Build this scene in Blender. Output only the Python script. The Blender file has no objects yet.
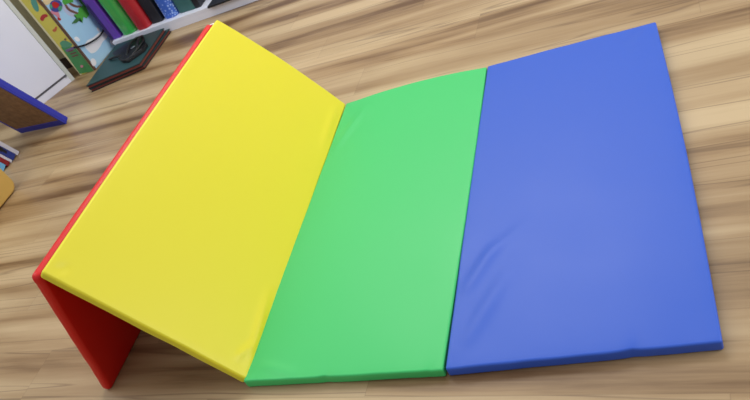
import bpy, bmesh, math, random
from mathutils import Vector, Matrix, Euler, noise

random.seed(7)
scene = bpy.context.scene
COL = scene.collection

FL_DARK, FL_MID, FL_LIGHT, FL_VEIN = (106, 76, 45), (158, 129, 91), (191, 166, 127), (84, 56, 34)
YEL, GRN, BLU, RED = (230, 216, 44), (66, 195, 106), (50, 91, 192), (212, 18, 8)
AMB, AMBS, EXPO = (.92, .97, 1.06), .48, 0.15

# ------------------------------------------------------------------ materials
def lin(c):
    return tuple((x / 255 / 12.92) if x / 255 <= 0.04045 else ((x / 255 + 0.055) / 1.055) ** 2.4 for x in c) + (1,)

def mat(name, rgb, rough=0.5, spec=0.5, bump=0.0, bscale=200.0, var=0.0, vscale=6.0, coat=0.0, sheen=0.0):
    m = bpy.data.materials.new(name)
    m.use_nodes = True
    nt = m.node_tree
    b = nt.nodes['Principled BSDF']
    b.inputs['Base Color'].default_value = lin(rgb)
    b.inputs['Roughness'].default_value = rough
    b.inputs['Specular IOR Level'].default_value = spec
    b.inputs['Coat Weight'].default_value = coat
    b.inputs['Sheen Weight'].default_value = sheen
    tc = nt.nodes.new('ShaderNodeTexCoord')
    if var > 0:
        n = nt.nodes.new('ShaderNodeTexNoise')
        n.inputs['Scale'].default_value = vscale
        n.inputs['Detail'].default_value = 4
        nt.links.new(tc.outputs['Object'], n.inputs['Vector'])
        mx = nt.nodes.new('ShaderNodeMix'); mx.data_type = 'RGBA'
        c = lin(rgb)
        mx.inputs[6].default_value = tuple(x * (1 - var) for x in c[:3]) + (1,)
        mx.inputs[7].default_value = tuple(min(1, x * (1 + var)) for x in c[:3]) + (1,)
        nt.links.new(n.outputs['Fac'], mx.inputs[0])
        nt.links.new(mx.outputs[2], b.inputs['Base Color'])
    if bump > 0:
        n = nt.nodes.new('ShaderNodeTexNoise')
        n.inputs['Scale'].default_value = bscale
        n.inputs['Detail'].default_value = 3
        nt.links.new(tc.outputs['Object'], n.inputs['Vector'])
        bp = nt.nodes.new('ShaderNodeBump')
        bp.inputs['Strength'].default_value = bump
        bp.inputs['Distance'].default_value = 0.001
        nt.links.new(n.outputs['Fac'], bp.inputs['Height'])
        nt.links.new(bp.outputs['Normal'], b.inputs['Normal'])
    return m

def vinyl(name, rgb):
    """soft coated mat cover: fine leather-like grain plus slow waviness of the cover"""
    m = mat(name, rgb, rough=0.42, spec=0.42, bump=0.10, bscale=420)
    nt = m.node_tree
    b = nt.nodes['Principled BSDF']
    tc = nt.nodes.new('ShaderNodeTexCoord')
    n = nt.nodes.new('ShaderNodeTexNoise')
    n.inputs['Scale'].default_value = 5.0
    n.inputs['Detail'].default_value = 2
    nt.links.new(tc.outputs['Object'], n.inputs['Vector'])
    r = nt.nodes.new('ShaderNodeMapRange')
    r.inputs['To Min'].default_value = 0.38
    r.inputs['To Max'].default_value = 0.48
    nt.links.new(n.outputs['Fac'], r.inputs['Value'])
    nt.links.new(r.outputs['Result'], b.inputs['Roughness'])
    return m

def floor_material():
    m = bpy.data.materials.new('laminate_floor')
    m.use_nodes = True
    nt = m.node_tree
    N = nt.nodes; Lk = nt.links
    b = N['Principled BSDF']
    tc = N.new('ShaderNodeTexCoord')
    rot = N.new('ShaderNodeMapping')
    rot.inputs['Rotation'].default_value = (0, 0, math.radians(2.5))
    Lk.new(tc.outputs['Object'], rot.inputs['Vector'])
    sep = N.new('ShaderNodeSeparateXYZ'); Lk.new(rot.outputs['Vector'], sep.inputs[0])
    def math_(op, a, bb=None, c=None):
        n = N.new('ShaderNodeMath'); n.operation = op
        for i, v in enumerate((a, bb, c)):
            if v is None: continue
            if isinstance(v, (int, float)): n.inputs[i].default_value = v
            else: Lk.new(v, n.inputs[i])
        return n.outputs[0]
    PW, PL = 0.19, 1.25
    yy = math_('ADD', math_('DIVIDE', sep.outputs['Y'], PW), 40.18)
    row = math_('FLOOR', yy)
    fy = math_('FRACT', yy)
    off = math_('FRACT', math_('MULTIPLY', row, 0.618))
    xx = math_('ADD', math_('ADD', math_('DIVIDE', sep.outputs['X'], PL), 20.0), off)
    fx = math_('FRACT', xx)
    colid = math_('FLOOR', xx)
    idv = N.new('ShaderNodeCombineXYZ'); Lk.new(row, idv.inputs[0]); Lk.new(colid, idv.inputs[1])
    wn = N.new('ShaderNodeTexWhiteNoise'); wn.noise_dimensions = '2D'; Lk.new(idv.outputs[0], wn.inputs['Vector'])
    # per plank shift of the grain
    sh = N.new('ShaderNodeVectorMath'); sh.operation = 'SCALE'; sh.inputs[3].default_value = 1.2
    Lk.new(wn.outputs['Color'], sh.inputs[0])
    shp = N.new('ShaderNodeVectorMath'); shp.operation = 'MULTIPLY'; shp.inputs[1].default_value = (1, .04, 0)
    Lk.new(sh.outputs[0], shp.inputs[0])
    pos = N.new('ShaderNodeVectorMath'); pos.operation = 'ADD'
    Lk.new(rot.outputs['Vector'], pos.inputs[0]); Lk.new(shp.outputs[0], pos.inputs[1])
    def noise_tex(scale_vec, scale, detail, dist=0.0, rough=.5, src=None):
        mp = N.new('ShaderNodeMapping'); mp.inputs['Scale'].default_value = scale_vec
        Lk.new((src or pos.outputs[0]), mp.inputs['Vector'])
        n = N.new('ShaderNodeTexNoise'); n.inputs['Scale'].default_value = scale
        n.inputs['Detail'].default_value = detail; n.inputs['Distortion'].default_value = dist
        n.inputs['Roughness'].default_value = rough
        Lk.new(mp.outputs[0], n.inputs['Vector'])
        return n.outputs['Fac']
    pos2 = N.new('ShaderNodeVectorMath'); pos2.operation = 'MULTIPLY_ADD'
    Lk.new(wn.outputs['Color'], pos2.inputs[0]); pos2.inputs[1].default_value = (.22, .012, 0); Lk.new(rot.outputs['Vector'], pos2.inputs[2])
    band = noise_tex((.26, 3.9, 1), 1.9, 2.5, .45, .4, src=pos2.outputs[0])        # broad brown bands
    fine = noise_tex((1.6, 34, 1), 2.0, 5, .3, .6)         # fine streaks
    vein = noise_tex((.22, 5.5, 1), 1.9, 2, .6, .5, src=pos2.outputs[0])          # thin dark lines
    flame = noise_tex((1.0, 3.0, 1), 1.5, 3, 1.2, .5)
    ramp = N.new('ShaderNodeValToRGB')
    cr = ramp.color_ramp
    cr.elements[0].position = .36; cr.elements[0].color = lin(FL_DARK)
    cr.elements[1].position = .60; cr.elements[1].color = lin(FL_LIGHT)
    e = cr.elements.new(.455); e.color = lin(FL_MID)
    mixv = math_('ADD', math_('MULTIPLY', band, .77), math_('ADD', math_('MULTIPLY', fine, .13), math_('MULTIPLY', flame, .10)))
    Lk.new(mixv, ramp.inputs[0])
    # dark thin veins where the vein noise crosses a level
    d = math_('ABSOLUTE', math_('SUBTRACT', vein, .545))
    vm = N.new('ShaderNodeMapRange'); vm.inputs['From Min'].default_value = 0.0; vm.inputs['From Max'].default_value = .016
    vm.inputs['To Min'].default_value = .6; vm.inputs['To Max'].default_value = 0
    Lk.new(d, vm.inputs['Value'])
    vmask = math_('MULTIPLY', vm.outputs['Result'], math_('MULTIPLY', fine, 1.6))
    m1 = N.new('ShaderNodeMix'); m1.data_type = 'RGBA'
    Lk.new(vmask, m1.inputs[0]); Lk.new(ramp.outputs['Color'], m1.inputs[6]); m1.inputs[7].default_value = lin(FL_VEIN)
    # plank tone
    tone = math_('ADD', math_('MULTIPLY', wn.outputs['Value'], .10), .95)
    m2 = N.new('ShaderNodeMix'); m2.data_type = 'RGBA'; m2.blend_type = 'MULTIPLY'; m2.inputs[0].default_value = 1
    cc = N.new('ShaderNodeCombineXYZ')
    for i in range(3): Lk.new(tone, cc.inputs[i])
    Lk.new(m1.outputs[2], m2.inputs[6]); Lk.new(cc.outputs[0], m2.inputs[7])
    # seams
    ey = math_('MINIMUM', fy, math_('SUBTRACT', 1.0, fy))
    ex = math_('MINIMUM', fx, math_('SUBTRACT', 1.0, fx))
    sy = math_('LESS_THAN', ey, .008)
    sx = math_('LESS_THAN', ex, .001)
    sm = math_('MULTIPLY', math_('MAXIMUM', sy, sx), .22)
    m3 = N.new('ShaderNodeMix'); m3.data_type = 'RGBA'
    Lk.new(sm, m3.inputs[0]); Lk.new(m2.outputs[2], m3.inputs[6]); m3.inputs[7].default_value = lin((92, 66, 44))
    Lk.new(m3.outputs[2], b.inputs['Base Color'])
    b.inputs['Roughness'].default_value = .40
    b.inputs['Specular IOR Level'].default_value = .45
    bp = N.new('ShaderNodeBump'); bp.inputs['Strength'].default_value = .12; bp.inputs['Distance'].default_value = .001
    Lk.new(fine, bp.inputs['Height']); Lk.new(bp.outputs['Normal'], b.inputs['Normal'])
    return m

# ------------------------------------------------------------------ helpers
def finish(name, bm, m, parent=None, smooth=False, kind=None, label=None):
    me = bpy.data.meshes.new(name)
    bmesh.ops.recalc_face_normals(bm, faces=bm.faces)
    bm.to_mesh(me); bm.free()
    if smooth:
        for p in me.polygons: p.use_smooth = True
    for x in (m if isinstance(m, (list, tuple)) else [m]):
        me.materials.append(x)
    o = bpy.data.objects.new(name, me)
    COL.objects.link(o)
    if parent is not None:
        o.parent = parent
        o.matrix_parent_inverse = world_of(parent).inverted()
    if kind: o['kind'] = kind
    if label: o['label'] = label
    return o

def world_of(o):
    w = o.matrix_basis.copy()
    if o.parent is not None:
        w = world_of(o.parent) @ o.matrix_parent_inverse @ w
    return w

def thing(name, label, cat, loc, group=None):
    o = bpy.data.objects.new(name, None)
    COL.objects.link(o)
    o.location = loc
    o.empty_display_size = .1
    o['label'] = label; o['category'] = cat
    if group: o['group'] = group
    return o

def hull_box(bm, corners, h0, h1, inset=0.0, mi=0):
    """prism over a ground polygon from h0 to h1"""
    n = len(corners)
    lo = [bm.verts.new((x, y, h0)) for x, y in corners]
    hi = [bm.verts.new((x, y, h1)) for x, y in corners]
    fs = [bm.faces.new(lo[::-1]), bm.faces.new(hi)]
    for i in range(n):
        fs.append(bm.faces.new((lo[i], lo[(i + 1) % n], hi[(i + 1) % n], hi[i])))
    for f in fs: f.material_index = mi
    return lo + hi

def box(bm, x0, x1, y0, y1, z0, z1, mi=0):
    return hull_box(bm, [(x0, y0), (x1, y0), (x1, y1), (x0, y1)], z0, z1, mi=mi)

def bevel(bm, w=.003, seg=2):
    bmesh.ops.recalc_face_normals(bm, faces=bm.faces)
    bmesh.ops.bevel(bm, geom=[e for e in bm.edges if e.calc_length() > w * 2.2], offset=w, segments=seg, profile=.5, affect='EDGES', clamp_overlap=True)

def xf(bm, M):
    bmesh.ops.transform(bm, matrix=M, verts=bm.verts)

def chaikin(pts, n=2, closed=True):
    for _ in range(n):
        q = []
        m = len(pts)
        rng = range(m) if closed else range(m - 1)
        if not closed: q.append(pts[0])
        for i in rng:
            a = Vector(pts[i]); b = Vector(pts[(i + 1) % m])
            q.append(tuple(a * .75 + b * .25)); q.append(tuple(a * .25 + b * .75))
        if not closed: q.append(pts[-1])
        pts = q
    return pts

def tube(bm, pts, r, seg=8, flat=1.0, mi=0):
    pts = [Vector(p) for p in pts]
    rings = []
    for i, p in enumerate(pts):
        t = (pts[min(i + 1, len(pts) - 1)] - pts[max(i - 1, 0)]).normalized()
        up = Vector((0, 0, 1)) if abs(t.z) < .9 else Vector((1, 0, 0))
        s = t.cross(up).normalized(); u = s.cross(t).normalized()
        rings.append([bm.verts.new(p + s * math.cos(a) * r + u * math.sin(a) * r * flat)
                      for a in [2 * math.pi * k / seg for k in range(seg)]])
    for a, b in zip(rings, rings[1:]):
        for k in range(seg):
            f = bm.faces.new((a[k], a[(k + 1) % seg], b[(k + 1) % seg], b[k])); f.material_index = mi; f.smooth = True
    for rg in (rings[0][::-1], rings[-1]):
        f = bm.faces.new(rg); f.material_index = mi

def rounded_slab(W, L, T, r=.010, du=.0075, dv=.009, rc=None):
    """closed rounded box on a fine grid, local u 0..W, v 0..L, n -T..0 (top at 0)"""
    def axis(n, step, rr):
        k = max(2, int(round((n - 2 * rr) / step)))
        a = [0, rr * .2, rr * .45, rr * .72]
        return a + [rr + (n - 2 * rr) * i / k for i in range(k + 1)] + [n - x for x in a[::-1]]
    xs = axis(W, du, r); ys = axis(L, dv, r); zs = axis(T, T, r) if T > 2.2 * r else [0, T * .15, T * .35, T * .5, T * .65, T * .85, T]
    rz = min(r, T * .5)
    bm = bmesh.new(); V = {}
    nx, ny, nz = len(xs) - 1, len(ys) - 1, len(zs) - 1
    rc = rc or r
    def vert(i, j, k):
        key = (i, j, k)
        if key in V: return V[key]
        p = Vector((xs[i], ys[j], zs[k]))
        # plan corner rounding, then vertical edge rounding
        q = Vector((min(max(p.x, r), W - r), min(max(p.y, r), L - r), min(max(p.z, rz), T - rz)))
        d = p - q
        if d.length > 1e-9:
            d = Vector((d.x, d.y, d.z * r / rz))
            m = max(abs(d.x), abs(d.y), abs(d.z))
            d = d.normalized() * m
            d.z *= rz / r
            p = q + d
        V[key] = bm.verts.new((p.x, p.y, p.z - T))
        return V[key]
    for i in range(nx):
        for j in range(ny):
            bm.faces.new((vert(i, j, 0), vert(i, j + 1, 0), vert(i + 1, j + 1, 0), vert(i + 1, j, 0)))
            bm.faces.new((vert(i, j, nz), vert(i + 1, j, nz), vert(i + 1, j + 1, nz), vert(i, j + 1, nz)))
    for i in range(nx):
        for k in range(nz):
            bm.faces.new((vert(i, 0, k), vert(i + 1, 0, k), vert(i + 1, 0, k + 1), vert(i, 0, k + 1)))
            bm.faces.new((vert(i, ny, k), vert(i, ny, k + 1), vert(i + 1, ny, k + 1), vert(i + 1, ny, k)))
    for j in range(ny):
        for k in range(nz):
            bm.faces.new((vert(0, j, k), vert(0, j, k + 1), vert(0, j + 1, k + 1), vert(0, j + 1, k)))
            bm.faces.new((vert(nx, j, k), vert(nx, j + 1, k), vert(nx, j + 1, k + 1), vert(nx, j, k + 1)))
    return bm

# ------------------------------------------------------------------ camera
CAM = (1.11021533, -0.82434198, 1.26080448)
cd = bpy.data.cameras.new('camera'); cam = bpy.data.objects.new('camera', cd); COL.objects.link(cam)
cam.location = CAM
cam.rotation_euler = (0.86570766, 0.41792216, 0.20642861)
cd.sensor_width = 36; cd.lens = 32.43; cd.clip_start = .02
cd.dof.use_dof = True; cd.dof.focus_distance = 1.75; cd.dof.aperture_fstop = 9
scene.camera = cam

# ------------------------------------------------------------------ palette
M = dict(
    yellow=vinyl('yellow_vinyl', YEL), green=vinyl('green_vinyl', GRN), blue=vinyl('blue_vinyl', BLU), red=vinyl('red_vinyl', RED),
    hinge=mat('dark_blue_webbing', (22, 26, 70), .8),
    tag=mat('white_webbing', (235, 232, 228), .7),
    white=mat('white_laminate', (232, 235, 246), .35, var=.02),
    stile=mat('pale_edge_laminate', (205, 210, 203), .45),
    wall=mat('wall_paint', (222, 220, 216), .85, bump=.15, bscale=90),
    pier=mat('olive_grey_paint', (190, 184, 150), .8, var=.04),
    gap_shade=mat('gap_shade_brown', (52, 34, 22), .6),
    groove=mat('grey_gap_and_pin', (92, 94, 102), .6),
    bluecloth=mat('royal_blue_cover', (44, 52, 170), .55, bump=.1),
    cork=mat('brown_fibre_board', (134, 102, 68), .9, bump=.4, bscale=120, var=.55, vscale=38),
    mustard=mat('mustard_plastic', (198, 162, 82), .45, var=.04),
    sky=mat('sky_print', (178, 222, 252), .35, var=.05, vscale=9),
    cloud=mat('cloud_print', (248, 250, 254), .35),
    haze=mat('lilac_print', (196, 205, 232), .35),
    sand=mat('sand_print', (228, 205, 160), .4),
    trunk=mat('trunk_print', (128, 92, 78), .4),
    frond=mat('frond_print', (88, 178, 72), .4),
    frond_dark=mat('dark_frond_print', (70, 122, 70), .4),
    p_red=mat('red_print', (190, 42, 42), .4),
    p_blue=mat('blue_print', (70, 78, 150), .4),
    p_green=mat('sea_green_print', (88, 160, 120), .4),
    p_pink=mat('pink_print', (216, 140, 158), .4),
    p_orange=mat('orange_print', (206, 110, 60), .4),
    p_yellow=mat('yellow_print', (222, 212, 86), .35, var=.1, vscale=14),
    p_cream=mat('cream_print', (232, 226, 178), .35),
    p_leaf=mat('leaf_print', (70, 150, 86), .35, var=.2, vscale=30),
    p_teal=mat('teal_print', (82, 160, 140), .35),
    p_purple=mat('purple_print', (120, 100, 140), .4),
    p_maroon=mat('maroon_print', (112, 60, 62), .4),
    binding=mat('brown_binding', (112, 84, 66), .6),
    black=mat('black_plastic', (14, 15, 18), .5),
    slate=mat('dark_slate_plastic', (32, 36, 44), .5),
    elastic=mat('black_elastic', (16, 14, 22), .8),
    purple=mat('purple_cover', (104, 60, 172), .35),
    purple_dark=mat('dark_purple_cover', (48, 28, 92), .45),
    f_green=mat('glossy_green_film', (62, 172, 78), .14, coat=.6, var=.12, vscale=10),
    f_red=mat('red_cover', (178, 34, 42), .4),
    f_black=mat('black_cover', (26, 27, 34), .5, var=.2),
    f_teal=mat('dark_teal_cover', (56, 104, 100), .5),
    f_night=mat('near_black_cover', (24, 26, 32), .4),
    teal=mat('teal_board', (34, 68, 70), .5, var=.05),
    edge_red=mat('red_brown_edge', (128, 62, 52), .6, var=.15, vscale=60),
    paper_white=mat('white_cover', (214, 216, 228), .5),
    b_navy=mat('navy_cover', (40, 58, 140), .5),
    b_red=mat('dark_red_cover', (138, 26, 34), .5),
    b_sky=mat('light_blue_cover', (110, 180, 226), .5),
    plastic_clear=mat('clear_buckle', (110, 118, 124), .2),
)

def dotted(name, base, dot, scale):
    m = mat(name, base, .45)
    nt = m.node_tree; b = nt.nodes['Principled BSDF']
    tc = nt.nodes.new('ShaderNodeTexCoord'); v = nt.nodes.new('ShaderNodeTexVoronoi'); v.inputs['Scale'].default_value = scale
    v.inputs['Randomness'].default_value = .5
    nt.links.new(tc.outputs['Object'], v.inputs['Vector'])
    r = nt.nodes.new('ShaderNodeValToRGB'); r.color_ramp.elements[0].position = .30; r.color_ramp.elements[1].position = .42
    r.color_ramp.elements[0].color = lin(dot); r.color_ramp.elements[1].color = lin(base)
    nt.links.new(v.outputs['Distance'], r.inputs[0]); nt.links.new(r.outputs[0], b.inputs['Base Color'])
    return m
M['f_dots'] = dotted('blue_dotted_cover', (62, 104, 200), (165, 192, 240), 60)

# ------------------------------------------------------------------ room
bm = bmesh.new(); box(bm, -4.2, 3.2, -2.6, 3.25, -.05, 0)
finish('floor', bm, floor_material(), kind='structure')
bm = bmesh.new(); box(bm, -4.2, 3.2, 2.98, 3.12, 0, 2.7)
finish('wall_back', bm, M['wall'], kind='structure')
bm = bmesh.new(); box(bm, -4.3, -4.2, -2.6, 3.25, 0, 2.7)
finish('wall_left', bm, M['wall'], kind='structure')
bm = bmesh.new(); box(bm, -2.95, -2.305, 2.62, 2.98, 0, 2.7)
finish('wall_corner', bm, M['pier'], kind='structure')
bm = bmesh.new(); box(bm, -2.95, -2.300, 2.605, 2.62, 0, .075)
finish('gap_shade_corner', bm, M['gap_shade'], kind='structure')  # dark brown strip stands in for the shaded gap at the wall's foot

# ------------------------------------------------------------------ folding mat
T = .030
PWD, PLN = .5585, 1.204
TH = .9777
ct, st = math.cos(TH), math.sin(TH)
mat_root = thing('folding_mat', 'four-panel folding gym mat in red, yellow, green and blue, spread on the wooden floor', 'mat', (0.28, .6, 0))

def g(x, s): return math.exp(-(x / s) ** 2)
def ridge(u, v, a, b, w, h):
    ax, ay = a; bx, by = b
    dx, dy = bx - ax, by - ay
    L2 = dx * dx + dy * dy
    t = ((u - ax) * dx + (v - ay) * dy) / L2
    tc_ = min(max(t, 0), 1)
    d = math.hypot(u - ax - dx * tc_, v - ay - dy * tc_)
    return h * g(d, w) * math.sin(math.pi * min(max(t, .02), .98)) ** .7

def build_panel(name, label, m, W, frame, creases=(), bow=(0, 0, 0, 0), seed=0, front_notch=(), soft=.0016, r=.0055, warp=((0, 0),) * 4):
    """frame(u, v, n) -> world; creases are raised or sunken folds in the cover"""
    bm = rounded_slab(W, PLN, T, r=r)
    for vt in bm.verts:
        u, v, n = vt.co
        fu, fv = u / W, v / PLN
        top = max(0, min(1, (n + T) / T))
        h = 0
        for (a, b, w, hh) in creases: h += ridge(u, v, a, b, w, hh * 1.7)
        # soft foam: gently pillowed, slack near the hems
        h += soft * (math.sin(math.pi * fu) ** .5 if 0 < fu < 1 else 0) * (math.sin(math.pi * fv) ** .5 if 0 < fv < 1 else 0)
        edge = min(u, W - u, v, PLN - v)
        h += .0011 * noise.noise(Vector((u * 9 + seed, v * 7, 0))) * math.exp(-edge / .10)
        h += .0005 * noise.noise(Vector((u * 30 + seed, v * 22, 3))) * math.exp(-edge / .03)
        h -= .0005 * g(edge - .010, .004) * top
        n2 = n + h * top
        b0, b1, b2, b3 = bow    # left, right, front, back
        u2 = u - b0 * math.sin(math.pi * fv) * (1 - fu) + b1 * math.sin(math.pi * fv) * fu
        v2 = v - b2 * math.sin(math.pi * fu) * (1 - fv) ** 3 + b3 * math.sin(math.pi * fu) * fv ** 3
        for (c, w, a) in front_notch:
            v2 += a * g(u - c, w) * math.exp(-v / .01) * (.4 + .6 * top)
            n2 -= .0026 * g(u - c - w * .6, w) * math.exp(-v / .02) * top
        # side faces of the cover ripple a little
        if v < .012: v2 += .0014 * noise.noise(Vector((u * 14, n * 20, seed)))
        (p0, p1), (p2, p3), (p4, p5), (p6, p7) = warp   # slight skew of the sewn cover: near-left, near-right, far-left, far-right
        u2 += (p0 * (1 - fu) + p2 * fu) * (1 - fv) + (p4 * (1 - fu) + p6 * fu) * fv
        v2 += (p1 * (1 - fu) + p3 * fu) * (1 - fv) + (p5 * (1 - fu) + p7 * fu) * fv
        vt.co = frame(u2, v2, n2)
    return finish(name, bm, m, mat_root, smooth=True, label=label)

# green, flat
build_panel('panel', 'green panel', M['green'], PWD, lambda u, v, n: Vector((u, v, n + T)),
            creases=[((.03, .05), (.16, .012), .012, .0018), ((.02, .9), (.10, 1.15), .02, .002)],
            bow=(0, .004, 0, .024), warp=((-.006, -.002), (-.008, -.010), (.003, 0), (.004, 0)), seed=3, front_notch=[(.245, .012, .0035), (.52, .01, .002)])
# blue, flat, a few millimetres apart from the green
rb = .0045
def f_blue(u, v, n):
    c, s = math.cos(rb), math.sin(rb)
    return Vector((.564 + c * u - s * v, .003 + s * u + c * v, n + T))
build_panel('panel', 'blue panel', M['blue'], .558, f_blue,
            creases=[((.02, .20), (.10, .37), .020, .0028), ((.035, .05), (.13, .26), .022, .0024), ((.06, .30), (.17, .42), .018, .0012), ((.47, 1.10), (.55, 1.19), .018, .0016)],
            bow=(.002, .008, 0, .002), warp=((-.007, -.011), (.003, .004), (.007, 0), (0, 0)), seed=11, front_notch=[(.395, .014, .004)])
# yellow, leaning up from the green panel's edge
def f_yellow(u, v, n):
    return Vector((-u * ct + n * st, v + .032 * u / PWD, T + u * st + n * ct))
build_panel('panel', 'yellow panel', M['yellow'], PWD, f_yellow,
            creases=[((.012, .02), (.030, .28), .012, .0034), ((.05, .035), (.02, .10), .008, .0030), ((.03, .9), (.035, 1.17), .014, .002),
                     ((PWD - .02, .02), (PWD - .05, .05), .010, -.002)],
            bow=(0, .003, 0, .014), warp=((-.008, .006), (.008, 0), (-.005, 0), (.002, 0)), r=.008, seed=23)
# red, the far leg of the tent
hx, hz = -PWD * ct - T * st, T + PWD * st - T * ct
RW = .5067
fx = hx - math.sqrt(RW ** 2 - hz ** 2)
ex, ez = (fx - hx) / RW, -hz / RW            # down the panel
nx_, nz_ = ez, -ex                           # outward (to the left, up)
def f_red(u, v, n):
    # inner face at n = -T, outer at n = 0
    k = n + T + .003
    return Vector((hx + ex * u + nx_ * k, v + .032, hz + ez * u + nz_ * k))
build_panel('panel', 'red panel', M['red'], RW, f_red, creases=[((.02, .05), (.05, .3), .01, .002)], bow=(0, 0, 0, .004), r=.0125, warp=((-.008, -.002), (.006, -.013), (-.004, 0), (0, 0)), seed=37, front_notch=[(.02, .01, -.003)])
# webbing hinges
bm = bmesh.new(); box(bm, .545, .575, .012, 1.19, .0005, .0022)
finish('hinge', bm, M['hinge'], mat_root, label='dark hinge between the green and blue panels')
bm = bmesh.new()
prev = None
for j in range(41):
    v = .012 + 1.176 * j / 40
    a = f_yellow(PWD - .03, v, -T - .0012); b_ = f_yellow(PWD - .002, v, -T - .0012); c_ = f_red(.03, v, -T - .0012)
    row = [bm.verts.new(x) for x in (a, b_, c_)]
    if prev:
        bm.faces.new((prev[0], prev[1], row[1], row[0])); bm.faces.new((prev[1], prev[2], row[2], row[1]))
    prev = row
h_ = finish('hinge', bm, M['red'], mat_root, label='red hinge under the ridge')
sm_ = h_.modifiers.new('thick', 'SOLIDIFY'); sm_.thickness = .0012; sm_.offset = 0
# white loop strip poking out of the far end of the ridge
bm = bmesh.new()
A = f_yellow(PWD, PLN - .006, -T * .7); Bq = f_red(.004, PLN - .006, -.012)
for (P, w) in ((A, .008),): pass
q = [Vector((A.x + .004, A.y, A.z)), Vector((Bq.x + .004, Bq.y, Bq.z + .004)), Vector((Bq.x + .004, Bq.y + .010, Bq.z + .002)), Vector((A.x + .004, A.y + .013, A.z - .002))]
vs = [bm.verts.new(x) for x in q] + [bm.verts.new(x - Vector((0, 0, .003))) for x in q]
bm.faces.new(vs[:4]); bm.faces.new(vs[4:][::-1])
for i in range(4): bm.faces.new((vs[i], vs[(i + 1) % 4], vs[4 + (i + 1) % 4], vs[4 + i]))
finish('fastening_strip', bm, M['tag'], mat_root, label='small white fastening strip')

# ------------------------------------------------------------------ white shelf along the back wall
shelf = thing('display_shelf', 'low white display shelf along the back wall holding a row of upright folders', 'shelf', (-.9, 2.8, 0))
SX0, SX1 = -2.075, 1.9
bm = bmesh.new(); box(bm, SX0 + .005, SX1 - .005, 2.6222, 2.96, .001, .0449)
finish('plinth', bm, M['white'], shelf)
bm = bmesh.new(); box(bm, SX0, SX1, 2.622, 2.962, .045, .063); bevel(bm, .001, 1)
finish('shelf_board', bm, M['white'], shelf)
bm = bmesh.new(); box(bm, SX0, SX1, 2.962, 2.978, .063, .95); bevel(bm, .002)
finish('back_panel', bm, M['white'], shelf)
bm = bmesh.new(); box(bm, SX0, SX1, 2.70, 2.962, .93, .95); bevel(bm, .002)
finish('top_board', bm, M['white'], shelf)

def folder(label, x0, x1, y0, h, m, lean=0.0, depth=.25, style='soft', skew=0.0, m2=None, cat='folder'):
    z0 = .0635
    root = thing('folder', label, cat, ((x0 + x1) / 2, y0 + depth / 2, z0), 'upright folders on the white shelf')
    w = x1 - x0
    bm = bmesh.new()
    # rounded spine profile extruded up, covers left and right
    prof = []
    n = 8
    r = w * (.34 if style == 'soft' else .16)
    for k in range(n + 1):
        a = math.pi + math.pi / 2 * k / n
        prof.append((r + r * math.cos(a), r + r * math.sin(a) * (1 if style == 'soft' else .5) - (0 if style == 'soft' else r * .5)))
    for k in range(n + 1):
        a = 1.5 * math.pi + math.pi / 2 * k / n
        prof.append((w - r + r * math.cos(a), r + r * math.sin(a) * (1 if style == 'soft' else .5) - (0 if style == 'soft' else r * .5)))
    prof += [(w, depth), (w - .006, depth), (w - .006, r + .012), (.006, r + .012), (.006, depth), (0, depth)]
    levels = [0, .004, .03, .1, .2, .3, h - .03, h - .004, h]
    rings = []
    for z in levels:
        sh_ = .0025 if z in (0, h) else 0
        rings.append([bm.verts.new((x0 + px + (sh_ if px < w / 2 else -sh_) * .6 + math.tan(lean) * z, y0 + py + skew * px + sh_ + .0016 * math.sin(9 * z + px * 60), z0 + z)) for px, py in prof])
    for a, b in zip(rings, rings[1:]):
        for k in range(len(prof)):
            bm.faces.new((a[k], a[(k + 1) % len(prof)], b[(k + 1) % len(prof)], b[k]))
    bm.faces.new(rings[0][::-1]); bm.faces.new(rings[-1])
    finish('cover', bm, m, root, smooth=False)
    for f in bpy.data.objects[-1:] if False else (): pass
    bm = bmesh.new()
    zt = h - .006
    vs = []
    for z, sft in ((.003, 0), (zt, 0)):
        for (px, py) in ((.0068, r + .013), (w - .0068, r + .013), (w - .0068, depth - .006), (.0068, depth - .006)):
            vs.append(bm.verts.new((x0 + px + math.tan(lean) * z, y0 + py + skew * px, z0 + z)))
    bm.faces.new(vs[:4][::-1]); bm.faces.new(vs[4:])
    for i in range(4): bm.faces.new((vs[i], vs[(i + 1) % 4], vs[4 + (i + 1) % 4], vs[4 + i]))
    finish('pages', bm, M['paper_white'], root)
    if m2:
        bm = bmesh.new(); box(bm, x0 - .001, x0 + w * .30, y0 + .000, y0 + .012, z0 + .003, z0 + h - .003); bevel(bm, .002)
        finish('spine_edge', bm, m2, root, label='darker purple edge of the spine')
    return root

folder('narrow purple folder, leftmost of the row on the white shelf', -2.092, -2.008, 2.648, .52, M['purple'], style='hard', m2=M['purple_dark'])
folder('glossy green folder in clear film between the purple and red folders', -2.000, -1.876, 2.644, .50, M['f_green'])
folder('red folder on the white shelf between green and black ones', -1.868, -1.756, 2.640, .46, M['f_red'], lean=.02)
folder('black folder between the red and blue-dotted folders', -1.748, -1.662, 2.668, .44, M['f_black'], lean=.03, style='hard')
folder('blue folder with pale dots on the white shelf', -1.652, -1.542, 2.664, .40, M['f_dots'], lean=.06)
folder('dark teal folder right of the blue dotted one', -1.532, -1.402, 2.680, .40, M['f_teal'], lean=.04, style='hard', skew=-.10)
folder('thin near-black folder at the right end of the row', -1.398, -1.358, 2.668, .38, M['f_night'], lean=.035, style='hard')

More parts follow.
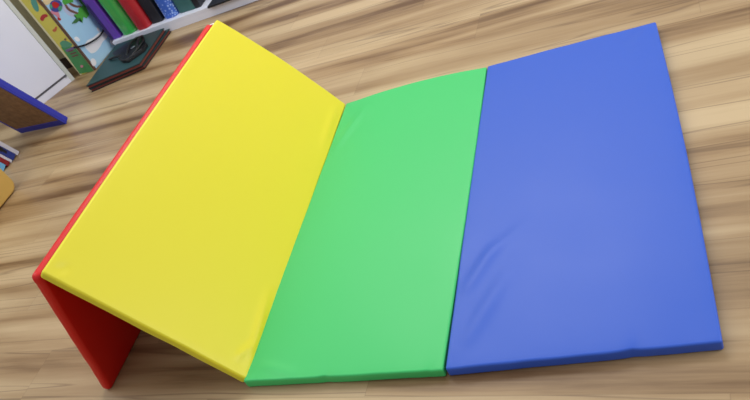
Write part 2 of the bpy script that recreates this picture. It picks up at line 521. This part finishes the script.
# black case lying flat at the shelf's front edge
case = thing('flat_case', 'black flat case lying on the white shelf with one sharp corner showing', 'case', (-1.13, 2.72, .0635))
bm = bmesh.new(); box(bm, -1.272, -.985, 2.594, 2.86, .0635, .068); bevel(bm, .002)
finish('base', bm, M['black'], case)
bm = bmesh.new(); box(bm, -1.270, -.987, 2.596, 2.858, .0682, .076); bevel(bm, .002)
finish('lid', bm, M['slate'], case)

# ------------------------------------------------------------------ picture box standing on the floor
FACE = {'cloud1': [(2.4723, 0.1523), (2.5265, 0.1631), (2.5807, 0.1439), (2.6327, 0.142), (2.6799, 0.1358), (2.7063, 0.1037), (2.6983, 0.0772), (2.6372, 0.0846), (2.5806, 0.074), (2.5233, 0.0724), (2.4767, 0.0878), (2.471, 0.1225)], 'cloud2': [(2.4406, 0.2328), (2.4788, 0.2236), (2.479, 0.1859), (2.4461, 0.1995)], 'cloud3': [(2.442, 0.0722), (2.4754, 0.0574), (2.4686, 0.0228), (2.4253, 0.0209), (2.4212, 0.0473)], 'cloud4': [(2.6654, 0.1757), (2.6821, 0.1577), (2.6666, 0.1363), (2.6499, 0.1545)], 'cloud5': [(2.7273, 0.0668), (2.7427, 0.0251), (2.6916, 0.0097), (2.6709, 0.0471)], 'haze': [(2.5303, 0.4187), (2.5756, 0.407), (2.5975, 0.3583), (2.5999, 0.313), (2.5566, 0.3093), (2.5228, 0.3585)], 'sand': [(2.4303, 0.5106), (2.5116, 0.5202), (2.6216, 0.4595), (2.5587, 0.4309), (2.5109, 0.458), (2.4617, 0.4651), (2.4316, 0.4685)], 'trunk1': [(2.5617, 0.4149), (2.5756, 0.407), (2.5709, 0.3665), (2.5951, 0.3378), (2.6198, 0.3086), (2.6087, 0.3004), (2.5813, 0.3276), (2.5487, 0.3686)], 'trunk2': [(2.5935, 0.4111), (2.6076, 0.4031), (2.6283, 0.3623), (2.6735, 0.329), (2.6696, 0.3165), (2.6145, 0.3521), (2.5955, 0.3848)], 'frond1': [(2.6349, 0.3293), (2.6809, 0.3248), (2.7109, 0.3371), (2.6992, 0.2993), (2.6817, 0.2571), (2.6398, 0.2558), (2.6264, 0.275), (2.5856, 0.2547), (2.5991, 0.2838), (2.5667, 0.2885), (2.5762, 0.3049), (2.566, 0.3257), (2.6071, 0.3088)], 'frond2': [(2.5029, 0.2976), (2.5581, 0.301), (2.592, 0.2881), (2.588, 0.2757), (2.5431, 0.2805)], 'frond3': [(2.6036, 0.4553), (2.6749, 0.4157), (2.6378, 0.3787), (2.5939, 0.3929), (2.5578, 0.4029), (2.5602, 0.4229)], 'frond4': [(2.6968, 0.4035), (2.7449, 0.3621), (2.7408, 0.3201), (2.6918, 0.3036), (2.683, 0.3456)], 'ball': [(2.5386, 0.4068), (2.5222, 0.399), (2.5017, 0.3964), (2.4801, 0.3993), (2.461, 0.4071), (2.447, 0.4187), (2.4403, 0.4322), (2.4418, 0.4457), (2.4511, 0.4571), (2.4671, 0.4648), (2.4872, 0.4676), (2.5085, 0.4651), (2.5279, 0.4575), (2.5423, 0.446), (2.5495, 0.4323), (2.5483, 0.4185)], 'ballred': [(2.4802, 0.4614), (2.5083, 0.456), (2.5288, 0.4266), (2.5059, 0.4185), (2.4751, 0.4222), (2.4657, 0.4417)], 'ballgreen': [(2.4939, 0.4184), (2.5371, 0.4147), (2.5224, 0.3947), (2.486, 0.3946)], 'ballblue': [(2.4564, 0.4611), (2.4749, 0.4575), (2.4552, 0.4338), (2.442, 0.4415)], 'pink': [(2.4367, 0.4375), (2.4632, 0.4221), (2.4792, 0.3985), (2.466, 0.3706), (2.442, 0.3706), (2.4433, 0.3984), (2.4223, 0.4179)], 'red': [(2.446, 0.3825), (2.462, 0.3586), (2.4447, 0.3547), (2.4301, 0.3706)]}
SPINE = {'green': [(-2.2552, 0.2136), (-2.2099, 0.2144), (-2.1461, 0.179), (-2.1551, -0.004), (-2.2846, 0.0118)], 'purple': [(-2.2446, 0.1875), (-2.1352, 0.1906), (-2.1326, 0.1747), (-2.2421, 0.1714)], 'leaf': [(-2.1901, 0.5521), (-2.1578, 0.5412), (-2.175, 0.4989), (-2.2022, 0.4592), (-2.2273, 0.4605), (-2.2247, 0.5017)], 'cap': [(-2.2366, 0.421), (-2.2045, 0.4353), (-2.1728, 0.4319), (-2.1664, 0.4122), (-2.2008, 0.4128), (-2.2296, 0.3973), (-2.2436, 0.4054)], 'mark1': [(-2.2219, 0.3296), (-2.1909, 0.3341), (-2.1735, 0.3429), (-2.1689, 0.3342), (-2.1972, 0.3143), (-2.2194, 0.3141)], 'grass': [(-2.2464, 0.2411), (-2.2026, 0.2495), (-2.1743, 0.233), (-2.1555, 0.1971), (-2.2073, 0.1985), (-2.2471, 0.2035)], 'bar1': [(-2.2296, 0.1751), (-2.187, 0.1731), (-2.1857, 0.1651), (-2.2284, 0.1671)], 'bar2': [(-2.2299, 0.156), (-2.1776, 0.1549), (-2.1763, 0.1468), (-2.2286, 0.1479)], 'bar3': [(-2.2302, 0.1369), (-2.1777, 0.1358), (-2.1764, 0.1277), (-2.2289, 0.1287)], 'dot': [(-2.2063, 0.0514), (-2.2151, 0.0463), (-2.2254, 0.0462), (-2.2309, 0.0512), (-2.2286, 0.0583), (-2.2197, 0.0633), (-2.2095, 0.0634), (-2.2039, 0.0585)], 'ring': [(-2.1715, 0.247), (-2.1787, 0.243), (-2.1868, 0.243), (-2.1911, 0.247), (-2.189, 0.2526), (-2.1818, 0.2566), (-2.1737, 0.2566), (-2.1694, 0.2527)], 'orange': [(-2.163, 0.5362), (-2.1372, 0.5275), (-2.1464, 0.4756), (-2.166, 0.4821)]}
BAND = [(2.4223, 0.1772), (2.475, 0.1543), (2.5438, 0.1367), (2.6099, 0.1254), (2.6655, 0.1254), (2.7067, 0.1348)]
pb = thing('picture_box', 'tall box with sky and palm print, yellow and green spine, standing on the floor', 'box', (-2.21, 2.55, 0))
X1_, X0_, Y0_, Y1_, Z1_ = -2.145, -2.283, 2.42, 2.80, .78
bm = bmesh.new(); box(bm, X0_, X1_ - .001, Y0_ + .001, Y1_, .002, Z1_); bevel(bm, .004)
finish('body', bm, M['p_cream'], pb)
bm = bmesh.new()
e_ = .0006
box(bm, X1_ - .014, X1_ + .0004, Y0_ - .0010, Y0_ + .004, .001, Z1_ + .001)
box(bm, X1_ - .003, X1_ + .0010, Y0_ - .0010, Y0_ + .012, .001, Z1_ + .001)
bevel(bm, .0006, 1)
finish('binding', bm, M['binding'], pb, label='brown binding along the corner')
def patches(name, items, mp, mats, parent, label=None):
    bm = bmesh.new(); ml = []
    for i, (pts, mk) in enumerate(items):
        if mats[mk] not in ml: ml.append(mats[mk])
        mi = ml.index(mats[mk])
        vs = [bm.verts.new(mp(a, b, .0006 + .00025 * i)) for a, b in pts]
        try: f = bm.faces.new(vs)
        except ValueError: continue
        f.material_index = mi
    bmesh.ops.triangulate(bm, faces=[f for f in bm.faces if len(f.verts) > 4], ngon_method='EAR_CLIP')
    me = bpy.data.meshes.new(name); bm.to_mesh(me); bm.free()
    for m in ml: me.materials.append(m)
    o = bpy.data.objects.new(name, me); COL.objects.link(o)
    o.parent = parent; o.matrix_parent_inverse = world_of(parent).inverted()
    if label: o['label'] = label
    return o
F_ = FACE
def sm(k, n=2): return chaikin(F_[k], n)
face_items = [([(Y0_ + .012, .004), (Y1_ - .004, .004), (Y1_ - .004, Z1_ - .004), (Y0_ + .012, Z1_ - .004)], 'sky'),
    (sm('haze'), 'haze'), (sm('cloud1'), 'cloud'), (sm('cloud2'), 'cloud'), (sm('cloud3'), 'cloud'), (sm('cloud4'), 'cloud'), (sm('cloud5'), 'cloud'),
    (sm('sand'), 'sand'), (sm('trunk1', 1), 'trunk'), (sm('trunk2', 1), 'trunk'), (F_['frond3'], 'frond'), (F_['frond4'], 'frond'), (F_['frond1'], 'frond'), (F_['frond2'], 'frond_dark'),
    (sm('pink'), 'p_pink'), (sm('red'), 'p_red'), (sm('ball', 1), 'p_blue'), (sm('ballgreen'), 'p_green'), (sm('ballblue'), 'p_green'), (sm('ballred'), 'p_red')]
patches('printed_picture', face_items, lambda a, b, o: Vector((X1_ + o, a, b)), M, pb, 'sky-blue printed picture with clouds and palm trees')
S_ = SPINE
def ss(k, n=2): return chaikin(S_[k], n)
sp_items = [([(X0_ + .002, .003), (X1_ - .015, .003), (X1_ - .015, Z1_ - .003), (X0_ + .002, Z1_ - .003)], 'p_cream'),
    ([(X0_ + .018, .003), (X1_ - .015, .003), (X1_ - .015, Z1_ - .003), (X0_ + .018, Z1_ - .003)], 'p_yellow'),
    ([(max(X0_ + .006, min(X1_ - .015, a)), b) for a, b in S_['green']], 'p_leaf'), (ss('grass'), 'p_green'),
    ([(max(X0_ + .006, min(X1_ - .015, a)), b) for a, b in S_['purple']], 'p_purple'),
    (ss('leaf', 1), 'p_teal'), (ss('orange', 1), 'p_orange'), (ss('cap'), 'p_red'), (ss('mark1', 1), 'p_orange'),
    (S_['bar1'], 'p_maroon'), (S_['bar2'], 'p_maroon'), (S_['bar3'], 'p_maroon'), (ss('dot', 1), 'p_pink'), (ss('ring', 1), 'trunk')]
patches('printed_spine', sp_items, lambda a, b, o: Vector((min(a, X1_ - .0145), Y0_ - o, b)), M, pb, 'yellow and green printed spine')
bm = bmesh.new()
bp_ = chaikin([(X1_ - .022, Y0_ - .003, .184), (X1_ - .004, Y0_ - .004, .180)] + [(X1_ + .006 + .004 * (i > 0), y, z) for i, (y, z) in enumerate(BAND)] + [(X1_ + .004, 2.735, .16), (X1_ + .002, Y1_ - .03, .2)], 2, closed=False)
tube(bm, bp_, .0052, 8)
finish('elastic_band', bm, M['elastic'], pb, smooth=True, label='black elastic band around the box')

# ------------------------------------------------------------------ two board folders lying on the floor in front of the shelf
def quad(c, d): # grow a quad outward by d
    cx = sum(p[0] for p in c) / 4; cy = sum(p[1] for p in c) / 4
    return [(cx + (x - cx) * (1 + d), cy + (y - cy) * (1 + d)) for x, y in c]
Q = [(-1.975, 2.106), (-1.592, 2.176), (-1.622, 2.582), (-2.034, 2.596)]
def board_folder(label, zb, zt, c, pag):
    cx = sum(p[0] for p in c) / 4; cy = sum(p[1] for p in c) / 4
    r = thing('board_folder', label, 'folder', (cx, cy, zb))
    bm = bmesh.new(); hull_box(bm, c, zt - .004, zt); bevel(bm, .0012, 1)
    finish('front_cover', bm, [M['teal']], r)
    bm = bmesh.new(); hull_box(bm, quad(c, .006), zt - .0072, zt - .0041); bevel(bm, .001, 1)
    finish('cover_edge', bm, M['black'], r, label='black edging under the cover')
    bm = bmesh.new(); hull_box(bm, quad(c, -.02), zb + .0052, zt - .0073)
    finish('pages', bm, M[pag], r, label='red-brown page block')
    bm = bmesh.new(); hull_box(bm, quad(c, .004), zb, zb + .005); bevel(bm, .0012, 1)
    finish('back_cover', bm, M['black'], r, label='black back cover')
    return r
Q2 = [(x + .004, y) for x, y in Q]
Q2[2] = (-1.612, 2.612); Q2[1] = (-1.594, 2.190)
board_folder('lower black-edged board folder lying on the wooden floor under the teal one', .0005, .024, Q2, 'edge_red')
board_folder('dark teal board folder lying uppermost of the two on the floor', .0245, .050, Q, 'edge_red')

# black strap bundle on top
sb = thing('strap_bundle', 'black plastic clip with straps lying on the dark teal board folder', 'strap', (-1.80, 2.40, .0505))
bm = bmesh.new(); hull_box(bm, [(-1.975, 2.455), (-1.905, 2.388), (-1.822, 2.372), (-1.815, 2.49), (-1.868, 2.560)], .0505, .058); bevel(bm, .002)
finish('flap', bm, M['slate'], sb, label='dark slate flap')
bm = bmesh.new()
hull_box(bm, [(-1.775, 2.262), (-1.722, 2.236), (-1.640, 2.32), (-1.655, 2.40), (-1.735, 2.44), (-1.815, 2.42), (-1.800, 2.31)], .0505, .072); bevel(bm, .005, 3)
hull_box(bm, [(-1.845, 2.33), (-1.765, 2.255), (-1.70, 2.228), (-1.625, 2.31), (-1.635, 2.38), (-1.705, 2.46), (-1.765, 2.55), (-1.825, 2.555), (-1.86, 2.44)], .0505, .066); bevel(bm, .004)
finish('clip', bm, M['black'], sb)
bm = bmesh.new()
tube(bm, chaikin([(-1.945, 2.372, .057), (-1.925, 2.36, .062), (-1.86, 2.345, .068), (-1.80, 2.34, .064)], 2, False), .010, 8, .6)
finish('strap', bm, M['black'], sb, smooth=True)
bm = bmesh.new()
tube(bm, chaikin([(-1.75, 2.30, .068), (-1.765, 2.38, .088), (-1.785, 2.47, .082), (-1.80, 2.535, .060), (-1.77, 2.545, .060), (-1.745, 2.50, .080), (-1.71, 2.42, .090), (-1.69, 2.35, .072)], 2, False), .009, 8, .6)
finish('strap', bm, M['black'], sb, smooth=True)
bm = bmesh.new()
tube(bm, chaikin([(-1.70, 2.27, .068), (-1.66, 2.34, .082), (-1.67, 2.42, .078), (-1.72, 2.46, .058)], 2, False), .008, 8, .6)
finish('strap', bm, M['black'], sb, smooth=True)
bm = bmesh.new(); box(bm, -.014, .014, -.007, .007, 0, .006); bevel(bm, .002)
xf(bm, Matrix.Translation((-1.735, 2.375, .073)) @ Matrix.Rotation(.9, 4, 'Z'))
finish('buckle', bm, M['plastic_clear'], sb, label='grey buckle')

# ------------------------------------------------------------------ white cabinet at the left
A0 = Vector((-2.313, 2.392, 0)); U = Vector((-.49568, -.86850, 0)); Nn = Vector((.86850, -.49568, 0))
FR = Matrix(((U.x, -Nn.x, 0, A0.x), (U.y, -Nn.y, 0, A0.y), (0, 0, 1, 0), (0, 0, 0, 1)))   # s along the front, d into the body, z
cab = thing('cabinet', 'tall white cabinet with a flat door behind the leaning blue-edged board', 'cabinet', tuple(A0 + U * .25 - Nn * .17))
CW, CDp, CH = .42, .20, 1.7
bm = bmesh.new()
box(bm, 0, .026, 0, CDp, 0, CH); box(bm, CW - .034, CW, 0, CDp, 0, CH); box(bm, .026, CW - .034, .012, CDp, .0, CH)
box(bm, .026, CW - .034, 0, .012, 0, .046)
xf(bm, FR)
finish('carcass', bm, M['stile'], cab)
bm = bmesh.new(); box(bm, .026, CW - .034, -.0015, .012, .0, .047); bevel(bm, .0015, 1); xf(bm, FR)
finish('toe_board', bm, M['white'], cab)
bm = bmesh.new(); box(bm, .030, CW - .030, -.008, .011, .060, CH - .02); bevel(bm, .002); xf(bm, FR)
door = finish('door', bm, M['white'], cab)
bm = bmesh.new(); box(bm, .028, CW - .036, -.003, .0118, .0475, .0595); xf(bm, FR)
finish('door_gap', bm, M['groove'], cab, label='grey strip standing for the dark gap under the door')  # grey fill painted in for the shaded slit between door and toe board
bm = bmesh.new()
bmesh.ops.create_cone(bm, cap_ends=True, segments=16, radius1=.008, radius2=.008, depth=.008, matrix=FR @ Matrix.Translation((.036, -.006, .0535)) @ Matrix.Rotation(math.pi / 2, 4, 'X'))
finish('hinge_pin', bm, M['groove'], cab, label='small grey pin')

# ------------------------------------------------------------------ leaning blue-edged board
lb = thing('leaning_board', 'brown board with royal blue padded edges leaning over the floor at left', 'board', (-2.18, 1.83, 0))
al = math.radians(69)
ux = Vector((-.9905, .1375, 0)).normalized()                     # along the bottom edge, to the left
fwd = Vector((-ux.y, ux.x, 0)) ; fwd = fwd if fwd.y < 0 else -fwd  # toward the viewer
up = (fwd * math.cos(al) + Vector((0, 0, 1)) * math.sin(al)).normalized()
nb = ux.cross(up).normalized()
nb = nb if nb.z > 0 else -nb                                      # upper side of the board
B0 = Vector((-1.968, 1.803, .003))
BW, BL, BT = .43, .62, .038
LM = Matrix(((ux.x, up.x, nb.x, B0.x), (ux.y, up.y, nb.y, B0.y), (ux.z, up.z, nb.z, B0.z), (0, 0, 0, 1)))
bm = bmesh.new()
box(bm, 0, BW, 0, BL, .003, BT); bevel(bm, .006, 3); xf(bm, LM)
finish('padding', bm, M['bluecloth'], lb, smooth=False)
bm = bmesh.new()
box(bm, 0, BW, 0, .042, -.004, .004); box(bm, 0, .012, .042, BL, -.004, .004); box(bm, BW - .012, BW, .042, BL, -.004, .004); box(bm, .012, BW - .012, BL - .022, BL, -.004, .004)
xf(bm, LM)
finish('rim', bm, M['bluecloth'], lb)
bm = bmesh.new(); box(bm, .0125, BW - .0125, .0425, BL - .0225, -.002, .0028); xf(bm, LM)
finish('backing', bm, M['cork'], lb, label='speckled brown backing')

# ------------------------------------------------------------------ books and mustard box at the left edge
mb = thing('storage_box', 'mustard yellow storage box with rounded corners at the left edge', 'box', (-2.14, 1.0, 0))
def rr_profile(y0, y1, z0, z1, r, n=8):
    o = []
    for cy, cz, a0 in ((y1 - r, z0 + r, -90), (y1 - r, z1 - r, 0), (y0 + r, z1 - r, 90), (y0 + r, z0 + r, 180)):
        for k in range(n + 1):
            a = math.radians(a0 + 90 * k / n); o.append((cy + r * math.cos(a), cz + r * math.sin(a)))
    return o
bm = bmesh.new()
pr = rr_profile(.80, 1.276, .003, .36, .048)
lays = [(-2.33, .006), (-2.324, 0), (-1.945, 0), (-1.938, .004), (-1.936, .010)]
rg = []
for x, ins in lays:
    cy, cz = 1.044, .1815
    rg.append([bm.verts.new((x, cy + (y - cy) * (1 - ins / .24), cz + (z - cz) * (1 - ins / .18))) for y, z in pr])
for a, b in zip(rg, rg[1:]):
    for k in range(len(pr)):
        f = bm.faces.new((a[k], a[(k + 1) % len(pr)], b[(k + 1) % len(pr)], b[k])); f.smooth = True
bm.faces.new(rg[0][::-1]); bm.faces.new(rg[-1])
finish('body', bm, M['mustard'], mb)
bm = bmesh.new()
box(bm, -2.30, -1.965, .86, 1.23, 0, .0045)
finish('base', bm, M['black'], mb, label='black base')

al2 = math.radians(70)
def leaning_book(label, y, th, h, m_sp, m_pg, x1=-2.215, depth=.20, graphic=None):
    """spine toward +X, foot of its back cover at y, leaning toward -Y"""
    r = thing('book', label, 'book', (x1 - depth / 2, y - th / 2, 0), 'books leaning on the mustard box')
    upv = Vector((0, -math.cos(al2), math.sin(al2))); nv = Vector((0, math.sin(al2), math.cos(al2)))
    X = Vector((1, 0, 0))
    O = Vector((x1, y, 0)) - nv * th
    O.z = max(O.z, .0) + .0
    LMb = Matrix(((X.x, upv.x, nv.x, O.x), (X.y, upv.y, nv.y, O.y), (X.z, upv.z, nv.z, .001), (0, 0, 0, 1)))
    bm = bmesh.new()
    box(bm, -depth, 0, 0, h, 0, .003); box(bm, -depth, 0, 0, h, th - .003, th); box(bm, -.003, .001, 0, h, .0, th)
    xf(bm, LMb)
    finish('cover', bm, m_sp, r)
    bm = bmesh.new(); box(bm, -depth + .004, -.0032, .003, h - .003, .0031, th - .0031); xf(bm, LMb)
    finish('pages', bm, m_pg, r)
    if graphic:
        bm = bmesh.new()
        for (a0, a1, t0, t1) in graphic[1]:
            box(bm, .0012, .0020, a0, a1, t0 * th, t1 * th)
        xf(bm, LMb)
        finish('spine_print', bm, graphic[0], r, label=graphic[2])
    return r
G = []
leaning_book('white-covered book, first from the blue-edged board, leaning at the left edge', 1.625, .026, .30, M['paper_white'], M['paper_white'])
leaning_book('navy blue book with a black mark on its spine, leaning at the left edge', 1.597, .042, .29, M['b_navy'], M['paper_white'], graphic=(M['black'], [(.05, .08, .35, .75), (.08, .16, .25, .85), (.20, .25, .3, .7)], 'black mark on the spine'))
leaning_book('thin pale grey book between the navy and the dark red one', 1.5523, .016, .27, M['paper_white'], M['paper_white'])
leaning_book('dark red book leaning between pale grey and light blue books', 1.5351, .030, .26, M['b_red'], M['paper_white'])
leaning_book('light blue book nearest the mustard box', 1.503, .050, .24, M['b_sky'], M['paper_white'], graphic=(M['b_navy'], [(.04, .05, .3, .7), (.07, .078, .3, .7)], 'small dark marks'))

# ------------------------------------------------------------------ light
def area(name, loc, target, size, power, col, sy=None):
    ld = bpy.data.lights.new(name, 'AREA'); ld.energy = power; ld.color = col
    ld.shape = 'RECTANGLE'; ld.size = size; ld.size_y = sy or size
    o = bpy.data.objects.new(name, ld); COL.objects.link(o)
    o.location = loc
    o.rotation_euler = (Vector(target) - Vector(loc)).to_track_quat('-Z', 'Y').to_euler()
    return o
area('ceiling_light_back', (-.1, 2.4, 2.6), (.2, 1.2, 0), 2.4, 42, (1, .975, .93), .9)
area('window_light_right', (3.6, .9, 1.9), (-1, 1.2, .2), 1.8, 56, (.98, .985, 1), 1.3)
area('fill_light_left', (-2.0, .2, 2.6), (-1.3, .0, 0), 1.6, 20, (.95, .97, 1), .8)  # unseen fill lamp, added to brighten the floor at near left
w = bpy.data.worlds.new('room_ambience'); scene.world = w; w.use_nodes = True
# white ceiling above, dimmer walls around: the rest of the room as soft ambience
wn_ = w.node_tree
tc_w = wn_.nodes.new('ShaderNodeTexCoord'); sp_w = wn_.nodes.new('ShaderNodeSeparateXYZ'); rp_w = wn_.nodes.new('ShaderNodeMapRange')
rp_w.inputs['From Min'].default_value = .05; rp_w.inputs['From Max'].default_value = .75
rp_w.inputs['To Min'].default_value = .55; rp_w.inputs['To Max'].default_value = 1.2
mw = wn_.nodes.new('ShaderNodeVectorMath'); mw.operation = 'SCALE'; mw.inputs[0].default_value = AMB
wn_.links.new(tc_w.outputs['Generated'], sp_w.inputs[0]); wn_.links.new(sp_w.outputs['Z'], rp_w.inputs['Value'])
wn_.links.new(rp_w.outputs['Result'], mw.inputs['Scale']); wn_.links.new(mw.outputs[0], wn_.nodes['Background'].inputs[0])
w.node_tree.nodes['Background'].inputs[1].default_value = AMBS
vs_ = scene.view_settings
vs_.view_transform = 'Standard'; vs_.look = 'None'; vs_.gamma = 1; vs_.exposure = EXPO; vs_.use_curve_mapping = False
